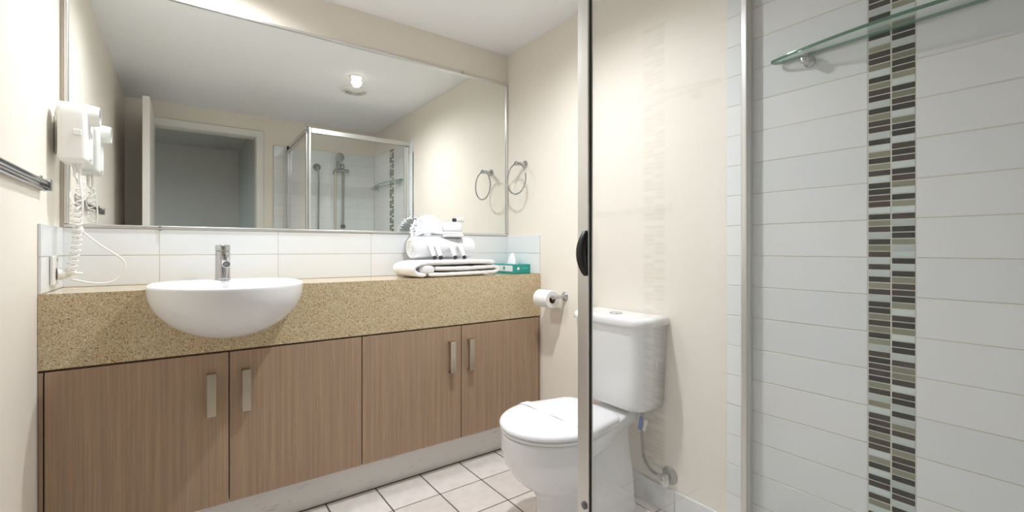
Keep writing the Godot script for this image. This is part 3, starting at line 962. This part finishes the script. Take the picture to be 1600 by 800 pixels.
func build_towels() -> void:
	# folded bath towel: three thick layers, folded over at the left
	var t := base("folded_towel", Vector3(-0.47, CT, 0.155), "large white bath towel folded flat, bottom of the towel stack on the counter", "towel", "", deg_to_rad(6))
	var prof := PackedVector2Array()
	# spiral strip of cloth in the x-y plane: lower layer, fold at right, middle, fold at left, top flap wrapping the left side
	var path := [Vector2(-0.165, 0.013), Vector2(-0.05, 0.012), Vector2(0.1, 0.013), Vector2(0.2, 0.014), Vector2(0.236, 0.018), Vector2(0.246, 0.030), Vector2(0.232, 0.041), Vector2(0.19, 0.041), Vector2(0.05, 0.038), Vector2(-0.08, 0.039), Vector2(-0.13, 0.042)]
	var b := MB.new()
	_cloth_strip(b, path, 0.0115, 0.097, 31)
	put("lower_fold", b.mesh(), M.terry, t)
	path = [Vector2(0.225, 0.064), Vector2(0.12, 0.068), Vector2(0.0, 0.068), Vector2(-0.12, 0.068), Vector2(-0.19, 0.065), Vector2(-0.225, 0.055), Vector2(-0.238, 0.040), Vector2(-0.228, 0.024), Vector2(-0.205, 0.014), Vector2(-0.18, 0.012)]
	b = MB.new()
	_cloth_strip(b, path, 0.0118, 0.099, 32)
	put("top_fold", b.mesh(), M.terry, t)
	b = MB.new()
	soft(b, Vector3(-0.205, 0.016, -0.095), Vector3(-0.13, 0.056, 0.098), 0.012, 0.004, 34)
	put("inner_fold", b.mesh(), M.terry, t)
	# rolled towel on top, spiral ends
	var ry := CT + 0.0835
	var rr := 0.053
	var r := base("rolled_towel", Vector3(-0.492, ry + rr, 0.135), "white hand towel rolled up on top of the folded bath towel", "towel", "", deg_to_rad(3))
	b = MB.new()
	var rings := []
	var f := noise(7.0, 51)
	for e in [[-0.166, 0.84], [-0.166, 0.9], [-0.160, 0.98], [-0.145, 1.0], [-0.09, 1.01], [-0.03, 1.0], [0.03, 1.0], [0.09, 1.0], [0.145, 1.0], [0.160, 0.97], [0.166, 0.9], [0.166, 0.84]]:
		var ring := []
		for k in 40:
			var a := TAU * k / 40
			var q: float = rr * e[1] * (1.0 + 0.03 * f.get_noise_3d(cos(a), sin(a), e[0] * 4))
			q *= 1.0 - 0.04 * maxf(0.0, -sin(a)) 
			if sin(a) < -0.6: q = minf(q, rr / absf(sin(a)) * 0.985)
			ring.append(Vector3(e[0], q * sin(a), q * cos(a) * 1.08))
		rings.append(ring)
	b.loft(rings)
	put("roll", b.mesh(), M.terry, r)
	for s in [-1, 1]:
		b = MB.new()
		var sp := []
		for k in 70:
			var a := k * 0.28
			var q := 0.006 + 0.040 * k / 69.0
			sp.append(Vector3(s * 0.1665, q * sin(a), q * cos(a)))
		b.tube(sp, 0.0038, 6)
		put("rolled_edge", b.mesh(), M.terry, r)
	# four miniature tubes leaning on the roll
	var spots := [[-0.573, 0.228, 0.20], [-0.545, 0.236, 0.16], [-0.468, 0.236, 0.20], [-0.412, 0.226, 0.22]]
	var lab := ["leftmost of four small white toiletry tubes leaning on the rolled towel", "second from the left of four white toiletry tubes leaning on the rolled towel", "third from the left of four white toiletry tubes leaning on the rolled towel", "rightmost of four small white toiletry tubes leaning on the rolled towel"]
	for k in 4:
		var o := _tube_bottle(lab[k])
		o.position = Vector3(spots[k][0], CT + 0.0835, spots[k][1])
		o.basis = Basis(Vector3(0, 0, 1), spots[k][2]) * Basis(Vector3(1, 0, 0), -0.35)
	# folded face cloth and a pleated fan on the roll
	var fc := base("face_cloth", Vector3(-0.443, ry + 2 * rr - 0.001, 0.150), "small white face cloth folded in a block on the rolled towel", "face cloth", "", deg_to_rad(-20))
	b = MB.new()
	soft(b, Vector3(-0.05, 0.0, -0.045), Vector3(0.055, 0.014, 0.05), 0.006, 0.002, 61)
	soft(b, Vector3(-0.052, 0.0125, -0.045), Vector3(0.05, 0.026, 0.047), 0.006, 0.002, 62)
	put("fold", b.mesh(), M.terry, fc)
	b = MB.new()
	soft(b, Vector3(-0.046, 0.024, -0.04), Vector3(0.046, 0.074, 0.044), 0.012, 0.005, 63)
	put("top_fold", b.mesh(), M.terry, fc)
	var fan := base("fanned_cloth", Vector3(-0.560, ry + 2 * rr + 0.024, 0.118), "white face cloth pleated into a fan, topmost on the towel stack", "face cloth", "", deg_to_rad(-27))
	fan.rotation.x = -0.35
	b = MB.new()
	rings = []
	var np := 44
	for k in np + 1:
		var a := deg_to_rad(lerpf(-12.0, 205.0, float(k) / np))
		var zz := 0.012 * (1.0 if k % 2 == 0 else -1.0)
		var rad := 0.088 + 0.006 * sin(k * 2.1) - 0.012 * absf(float(k) / np - 0.4)
		var d := Vector3(cos(a), sin(a), 0)
		var ring := []
		for q in [0.08, 0.35, 0.7, 1.0]:
			ring.append(d * rad * q + Vector3(0, 0, zz * q + 0.006))
		for q in [1.0, 0.7, 0.35, 0.08]:
			ring.append(d * rad * q + Vector3(0, 0, zz * q - 0.004))
		rings.append(ring)
	b.loft(rings, true, true, true)
	put("pleats", b.mesh(), M.terry, fan)
	b = MB.new()
	b.lathe([Vector2(0.001, -0.016), Vector2(0.016, -0.014), Vector2(0.022, 0.0), Vector2(0.016, 0.014), Vector2(0.001, 0.016)], Vector3.ZERO, Basis(Vector3(1, 0, 0), PI / 2), 18)
	put("knot", b.mesh(), M.terry, fan)
	var tt := _tube_bottle("small white toiletry tube lying on top beside the pleated fan")
	tt.position = Vector3(-0.448, ry + 2 * rr + 0.0835, 0.175)
	tt.basis = Basis(Vector3(0, 1, 0), 0.35) * Basis(Vector3(0, 0, 1), -1.5) 

func _cloth_strip(b: MB, path: Array, half: float, hz: float, seed_: int) -> void:
	var f := noise(6.0, seed_)
	var cur := Curve2D.new()
	for k in path.size():
		var d: Vector2 = (path[mini(k + 1, path.size() - 1)] - path[maxi(k - 1, 0)]) * 0.22
		cur.add_point(path[k], -d, d)
	cur.bake_interval = 0.007
	var pts := cur.get_baked_points()
	var rings := []
	for k in pts.size():
		var d := (pts[mini(k + 1, pts.size() - 1)] - pts[maxi(k - 1, 0)]).normalized()
		var nn := Vector2(-d.y, d.x)
		var end := minf(1.0, minf(k, pts.size() - 1 - k) / 2.0)
		var th := half * (0.45 + 0.55 * sqrt(end))
		var ring := []
		for j in 24:      # rounded flat section
			var a := TAU * j / 24
			var cx := signf(cos(a)) * pow(absf(cos(a)), 0.35)
			var cy := signf(sin(a)) * pow(absf(sin(a)), 0.6)
			var wv := f.get_noise_2d(pts[k].x * 3.0, pts[k].y * 3.0 + cx) * 0.007
			var p2 := pts[k] + nn * th * cy
			ring.append(Vector3(p2.x, maxf(0.0006, p2.y), (hz + wv) * cx))
		rings.append(ring)
	b.loft(rings)

func _tube_bottle(label: String) -> Node3D:
	var o := base("toiletry_tube", Vector3.ZERO, label, "toiletry tube", "miniature toiletry tubes")
	var b := MB.new()
	var rings := []
	for e in [[0.0085, 0.0085, 0.014], [0.0105, 0.0105, 0.018], [0.011, 0.0105, 0.03], [0.0118, 0.008, 0.05], [0.0125, 0.004, 0.068], [0.013, 0.0012, 0.078], [0.013, 0.0012, 0.082]]:
		var ring := []
		for k in 20:
			var a := TAU * k / 20
			ring.append(Vector3(e[0] * cos(a), e[2], e[1] * sin(a)))
		rings.append(ring)
	b.loft(rings)
	put("tube_body", b.mesh(), M.plastic, o)
	b = MB.new()
	b.lathe([Vector2(0.0085, 0.0), Vector2(0.0095, 0.001), Vector2(0.0088, 0.0145)], Vector3.ZERO, Basis(), 18)
	put("cap", b.mesh(), M.cap, o)
	return o

func build_dryer() -> void:
	var t := base("hair_dryer", Vector3(XL, 1.30, 0.055), "white wall-mounted hair dryer on its holder at the left of the mirror", "hair dryer")
	bx("holder_plate", Vector3(XL + 0.0005, 1.335, 0.058), Vector3(XL + 0.008, 1.460, 0.10), M.plastic, t, 0.004)
	# body: rounded box, top swelling into the barrel
	var b := MB.new()
	var rings := []
	for e in [[0.0, 0.010], [0.002, 0.005], [0.007, 0.001], [0.012, 0.0], [0.12, 0.0], [0.15, 0.0], [0.172, 0.004], [0.186, 0.016], [0.193, 0.034], [0.195, 0.05]]:
		var ring := []
		var x0: float = 0.022 + minf(e[1], 0.02)
		var x1: float = 0.092 - minf(e[1], 0.02)
		var z0: float = 0.0 + e[1]
		var z1: float = 0.145 - e[1]
		var cr := 0.014
		for c in [[x1 - cr, z1 - cr, 0.0], [x0 + cr, z1 - cr, 0.5 * PI], [x0 + cr, z0 + cr, PI], [x1 - cr, z0 + cr, 1.5 * PI]]:
			for k in 8:
				var a: float = c[2] + 0.5 * PI * k / 7.0
				ring.append(Vector3(c[0] + cr * cos(a), e[0], c[1] + cr * sin(a)))
		rings.append(ring)
	b.loft(rings)
	put("body", b.mesh(), M.plastic, t)
	b = MB.new()
	var ax := Basis(Vector3(0, -1, 0), Vector3(1, 0, 0), Vector3(0, 0, 1))
	b.lathe([Vector2(0.030, 0.018), Vector2(0.036, 0.024), Vector2(0.0365, 0.06), Vector2(0.0365, 0.09), Vector2(0.0365, 0.09), Vector2(0.034, 0.0915), Vector2(0.033, 0.106), Vector2(0.030, 0.119), Vector2(0.030, 0.119), Vector2(0.026, 0.119), Vector2(0.026, 0.119), Vector2(0.026, 0.108)], Vector3(0, 0.157, 0.10), ax, 32, true, false)
	put("barrel", b.mesh(), M.plastic, t)
	b = MB.new()
	b.lathe([Vector2(0.0258, 0.108), Vector2(0.001, 0.109)], Vector3(0, 0.157, 0.10), ax, 24, false, false)
	for k in 5:
		b.box(Vector3(0.113, 0.157 + (k - 2) * 0.009, 0.10), Vector3(0.003, 0.0025, 0.046 - absf(k - 2) * 0.008), 0.0005)
	put("grille", b.mesh(), M.rubber, t)
	b = MB.new()
	b.lathe([Vector2(0.010, 0.0), Vector2(0.018, 0.012), Vector2(0.022, 0.04)], Vector3(0.0125, 0.155, 0.10), ax, 20, true, true)
	put("mount_boss", b.mesh(), M.plastic, t)
	b = MB.new()
	b.box(Vector3(0.07, 0.092, 0.1465), Vector3(0.02, 0.018, 0.005), 0.0015)
	put("switch", b.mesh(), M.cord, t)
	b = MB.new()      # handset grip on the right side
	b.box(Vector3(0.083, 0.06, 0.085), Vector3(0.03, 0.1, 0.035), 0.008)
	put("grip", b.mesh(), M.plastic, t)
	b = MB.new()
	for x in [0.055, 0.068]:
		b.lathe([Vector2(0.006, 0.0), Vector2(0.0045, -0.02), Vector2(0.0032, -0.045)], Vector3(x, 0.004, 0.085), Basis(), 14)
	put("strain_relief", b.mesh(), M.cord, t)
	# coiled cord
	b = MB.new()
	var pts := []
	var f := noise(0.5, 77)
	for k in 15: pts.append(Vector3(0.055 + 0.008 * sin(k * 0.45), -0.04 - 0.006 * k, 0.085 + 0.002 * k))
	var turns := 14.0
	for k in 321:
		var q := k / 320.0
		var a := q * turns * TAU
		var rr := 0.0115 * minf(1.0, minf(q, 1.0 - q) * 12.0 + 0.15)
		pts.append(Vector3(0.056 + 0.010 * sin(q * 4.0) + rr * cos(a), -0.128 - 0.235 * q + 0.004 * f.get_noise_1d(k), 0.115 + rr * sin(a)))
	for k in range(1, 8):
		pts.append(Vector3(0.048 - 0.004 * k, -0.363 - 0.003 * k + 0.001 * k * k * 0.3, 0.116))
	b.tube(pts, 0.0021, 6)
	put("coiled_cord", b.mesh(), M.cord, t)
	# second coil hanging from the handset
	b = MB.new()
	pts = []
	for k in 261:
		var q := k / 260.0
		var a := q * 11.0 * TAU + 1.0
		var rr := 0.010 * minf(1.0, minf(q, 1.0 - q) * 10.0 + 0.15)
		pts.append(Vector3(0.07 - 0.012 * q + rr * cos(a), -0.04 - 0.215 * q, 0.07 + 0.02 * q + rr * sin(a)))
	b.tube(pts, 0.0021, 6)
	put("coiled_cord", b.mesh(), M.cord, t)
	# straight supply lead looping out and back to the plug
	b = MB.new()
	var cur := Curve3D.new()
	for p in [[Vector3(0.068, -0.035, 0.09), Vector3.ZERO, Vector3(0.003, -0.05, 0.01)], [Vector3(0.077, -0.16, 0.11), Vector3(0.004, 0.05, 0), Vector3(-0.002, -0.03, 0)], [Vector3(0.073, -0.215, 0.115), Vector3(0, 0.02, 0), Vector3(0.02, -0.02, 0)], [Vector3(0.148, -0.285, 0.115), Vector3(-0.03, 0.022, 0), Vector3(0.022, -0.018, 0)], [Vector3(0.182, -0.335, 0.115), Vector3(0.004, 0.02, 0), Vector3(-0.005, -0.03, 0)], [Vector3(0.125, -0.388, 0.115), Vector3(0.035, 0.0, 0), Vector3(-0.03, 0.0, 0)], [Vector3(0.05, -0.372, 0.115), Vector3(0.02, -0.004, 0), Vector3.ZERO]]:
		cur.add_point(p[0], p[1], p[2])
	cur.bake_interval = 0.006
	b.tube(Array(cur.get_baked_points()), 0.0028, 8)
	put("supply_lead", b.mesh(), M.cord, t)
	b = MB.new()
	b.lathe([Vector2(0.003, 0.012), Vector2(0.0075, 0.004), Vector2(0.0085, -0.004), Vector2(0.007, -0.012), Vector2(0.003, -0.018)], Vector3(0.073, -0.212, 0.115), Basis(), 16)
	put("cord_joint", b.mesh(), M.plastic, t)
	# power point and plug on the left return tiles
	var x := XL + 0.0085
	var o := base("power_point", Vector3(x, 0.958, 0.175), "white power point with a plug in it, on the tiles below the hair dryer", "power point")
	bx("plate", Vector3(x, 0.912, 0.135), Vector3(x + 0.009, 1.004, 0.208), M.plastic, o, 0.003)
	bx("rocker_switch", Vector3(x + 0.0092, 0.985, 0.150), Vector3(x + 0.0115, 0.997, 0.158), M.plastic, o, 0.001)
	b = MB.new()
	b.lathe([Vector2(0.019, 0.0), Vector2(0.019, 0.012), Vector2(0.016, 0.024), Vector2(0.009, 0.034), Vector2(0.005, 0.046), Vector2(0.003, 0.06)], Vector3(0.0095, -0.012, -0.01), Basis(Vector3(0, -1, 0), Vector3(1, 0, 0), Vector3(0, 0, 1)) * Basis(Vector3(1, 0, 0), -0.3), 20)
	put("plug", b.mesh(), M.plastic, o)

func build_fittings() -> void:
	var left := Basis(Vector3(0, 1, 0), Vector3(-1, 0, 0), Vector3(0, 0, 1))     # axis from the right wall into the room
	# towel ring
	var t := base("towel_ring", Vector3(0, 1.489, 0.176), "chrome towel ring hanging on the right wall beside the mirror", "towel ring")
	var b := MB.new()
	b.lathe([Vector2(0.021, 0.0004), Vector2(0.021, 0.005), Vector2(0.018, 0.009), Vector2(0.012, 0.011), Vector2(0.0105, 0.02), Vector2(0.0105, 0.055), Vector2(0.0125, 0.058), Vector2(0.0125, 0.068), Vector2(0.010, 0.071), Vector2(0.001, 0.071)], Vector3.ZERO, left, 28, false, true)
	put("post", b.mesh(), M.chrome, t)
	b = MB.new()
	var pts := []
	for k in 64:
		var a := TAU * k / 64
		pts.append(Vector3(-0.062, -0.084 + 0.083 * cos(a), 0.083 * sin(a)))
	b.tube(pts, 0.0043, 12, true)
	put("ring", b.mesh(), M.chrome, t)
	# toilet roll and holder
	t = base("roll_holder", Vector3(0, 0.772, 0.43), "small wall holder with a rod carrying the toilet roll beside the vanity", "holder")
	b = MB.new()
	b.lathe([Vector2(0.022, 0.0004), Vector2(0.022, 0.004), Vector2(0.016, 0.009), Vector2(0.0085, 0.011), Vector2(0.0085, 0.075), Vector2(0.011, 0.078), Vector2(0.011, 0.086), Vector2(0.001, 0.087)], Vector3(0, 0.018, 0.065), left, 22, false, true)
	put("arm", b.mesh(), M.chrome, t)
	b = MB.new()
	b.tube([Vector3(-0.068, 0.018, 0.07), Vector3(-0.068, 0.018, -0.06)], 0.007, 14)
	put("rod", b.mesh(), M.chrome, t)
	t = base("toilet_roll", Vector3(-0.068, 0.772 + 0.006, 0.43), "white toilet roll on the holder between vanity and toilet", "toilet roll")
	b = MB.new()
	var az := Basis(Vector3(1, 0, 0), Vector3(0, 0, 1), Vector3(0, -1, 0))
	b.lathe([Vector2(0.0205, -0.05), Vector2(0.0415, -0.05), Vector2(0.0415, -0.05), Vector2(0.043, -0.048), Vector2(0.043, 0.048), Vector2(0.0415, 0.05), Vector2(0.0415, 0.05), Vector2(0.0205, 0.05)], Vector3.ZERO, az, 40, false, false)
	put("paper", b.mesh(), M.paper, t)
	b = MB.new()
	b.lathe([Vector2(0.0205, -0.05), Vector2(0.0205, 0.05)], Vector3.ZERO, az, 32, false, false)
	put("core", b.mesh(), M.card, t)
	# tissue box
	t = base("tissue_box", Vector3(-0.062, CT, 0.128), "flat teal and white tissue box at the right end of the counter", "tissue box")
	b = MB.new()
	b.box(Vector3(0, 0.025, 0), Vector3(0.106, 0.048, 0.205), 0.0015)
	put("carton", b.mesh(), M.teal, t)
	bx("print_panel", Vector3(-0.0622 - 0.0534, CT + 0.011, 0.128 - 0.085), Vector3(-0.0622 - 0.0524, CT + 0.042, 0.128 + 0.085), M.white_print, t, 0.0002)
	bx("print_mark", Vector3(-0.0622 - 0.0538, CT + 0.018, 0.128 + 0.0), Vector3(-0.0622 - 0.0530, CT + 0.036, 0.128 + 0.016), M.teal, t, 0.0002)
	bx("print_mark", Vector3(-0.0622 - 0.0538, CT + 0.016, 0.128 - 0.080), Vector3(-0.0622 - 0.0530, CT + 0.036, 0.128 - 0.074), M.cap, t, 0.0002)
	b = MB.new()
	b.lathe([Vector2(0.008, 0.0), Vector2(0.008, 0.0006)], Vector3(-0.028, 0.027, 0.1026), az, 16)
	put("print_mark", b.mesh(), M.white_print, t)
	bx("print_line", Vector3(-0.062 - 0.008, CT + 0.024, 0.128 + 0.1024), Vector3(-0.062 + 0.034, CT + 0.032, 0.128 + 0.1032), mat(c8(86, 184, 176), 0.5), t, 0.0002)
	b = MB.new()
	b.lathe([Vector2(0.02, 0.0), Vector2(0.02, 0.0012)], Vector3(0, 0.049, 0.0), Basis().scaled(Vector3(1, 1, 2.6)), 28)
	put("slot", b.mesh(), M.white_print, t)
	b = MB.new()
	var rings := []
	for k in 9:
		var q := k / 8.0
		var ring := []
		for j in 28:
			var a := TAU * j / 28
			var fold := 1.0 + 0.25 * sin(a * 5 + q * 2.0)
			var w := 0.024 * (1.0 - 0.75 * q * q) * fold
			ring.append(Vector3(-0.005 + w * 0.55 * cos(a) + 0.01 * q, 0.0505 + 0.058 * q, 0.01 + w * 1.1 * sin(a) - 0.006 * q))
		rings.append(ring)
	b.loft(rings)
	put("tissue", b.mesh(), M.paper, t)
	# towel rail on the left wall
	t = base("towel_rail", Vector3(XL, 1.217, 0.278), "double chrome towel rail on the left wall in front of the hair dryer", "towel rail")
	for z in [0.0, 0.62]:
		b = MB.new()
		b.box(Vector3(0.0135, -0.005, z), Vector3(0.026, 0.036, 0.008), 0.003)
		b.box(Vector3(0.003, 0.0, z), Vector3(0.0055, 0.045, 0.012), 0.002)
		put("bracket", b.mesh(), M.chrome, t)
	for e in [[0.0125, 0.0], [0.011, -0.017]]:
		b = MB.new()
		b.tube([Vector3(e[0], e[1], 0.004), Vector3(e[0], e[1], 0.616)], 0.0085 if e[1] == 0.0 else 0.005, 16)
		put("bar", b.mesh(), M.chrome, t)
	# exhaust vent in the ceiling
	t = base("exhaust_vent", Vector3(-0.539, HC, 1.12), "round white exhaust vent in the ceiling, seen in the mirror", "vent")
	b = MB.new()
	b.lathe([Vector2(0.070, -0.001), Vector2(0.072, -0.012), Vector2(0.085, -0.014), Vector2(0.092, -0.008), Vector2(0.093, -0.0004)], Vector3.ZERO, Basis(), 40, false, false)
	put("rim", b.mesh(), M.plastic, t)
	for k in 4:
		b = MB.new()
		var ra := 0.060 - 0.015 * k
		b.lathe([Vector2(ra, -0.016), Vector2(ra + 0.004, -0.018), Vector2(ra + 0.009, -0.010), Vector2(ra + 0.008, -0.008)], Vector3.ZERO, Basis(), 36, false, false)
		put("louvre_ring", b.mesh(), M.plastic, t)
	b = MB.new()
	b.lathe([Vector2(0.07, -0.0006), Vector2(0.07, -0.002)], Vector3.ZERO, Basis(), 32)
	put("throat", b.mesh(), M.steel, t)
	for a in 4:
		b = MB.new()
		b.box(Vector3(0, -0.012, 0), Vector3(0.14, 0.008, 0.003), 0.0005, Basis(Vector3.UP, PI * a / 4.0))
		put("spoke", b.mesh(), M.plastic, t)

func build_door() -> void:
	# door leaf standing open along the left wall side
	var d := base("door_1", Vector3(-1.704, 0.0, ZF), "white flush door standing open into the bathroom, edge seen in the mirror", "door")
	tag(d, "", "", "", "structure")
	bx("leaf", Vector3(-1.730, 0.012, 1.515), Vector3(-1.692, 1.985, ZF - 0.016), M.door, d, 0.002)
	for y in [0.25, 1.05, 1.75]:
		var b := MB.new()
		b.lathe([Vector2(0.007, -0.045), Vector2(0.007, 0.045)], Vector3(-0.012, y, -0.008), Basis(), 12)
		put("hinge", b.mesh(), M.steel, d)
	for s in [-1]:
		var b := MB.new()
		var x0: float = 0.0122 if s == 1 else -0.0262
		b.lathe([Vector2(0.026, 0.0), Vector2(0.026, 0.006), Vector2(0.011, 0.009), Vector2(0.010, 0.03)], Vector3(x0, 1.0, -0.66), Basis(Vector3(0, 1, 0), Vector3(s, 0, 0), Vector3(0, 0, 1)), 20)
		b.tube([Vector3(x0 + s * 0.03, 1.0, -0.66), Vector3(x0 + s * 0.034, 1.0, -0.64), Vector3(x0 + s * 0.034, 1.0, -0.55)], 0.008, 12)
		put("door_handle", b.mesh(), M.chrome, d)
	# architrave and jamb
	var a := MB.new()
	var W := 0.055
	a.box(Vector3(-1.72 - W / 2 + 0.008, 1.0, ZF - 0.007), Vector3(W, 2.0, 0.0138), 0.004)
	a.box(Vector3(-1.01 + W / 2 - 0.008, 1.0, ZF - 0.007), Vector3(W, 2.0, 0.0138), 0.004)
	a.box(Vector3((-1.72 - 1.01) / 2, 1.978 + W / 2 - 0.008, ZF - 0.0072), Vector3(0.71 + 2 * W - 0.016, W, 0.0142), 0.004)
	tag(put("trim_1", a.mesh(), M.trim), "white architrave framing the bathroom doorway", "door frame", "", "structure")
	var j := MB.new()
	j.box(Vector3(-1.72 + 0.006, 0.985, ZF + 0.05), Vector3(0.012, 1.97, 0.099), 0.001)
	j.box(Vector3(-1.01 - 0.006, 0.985, ZF + 0.05), Vector3(0.012, 1.97, 0.099), 0.001)
	j.box(Vector3((-1.72 - 1.01) / 2, 1.972, ZF + 0.05), Vector3(0.70, 0.012, 0.099), 0.001)
	tag(put("trim_2", j.mesh(), M.trim), "white door jamb lining the doorway opening", "door jamb", "", "structure")
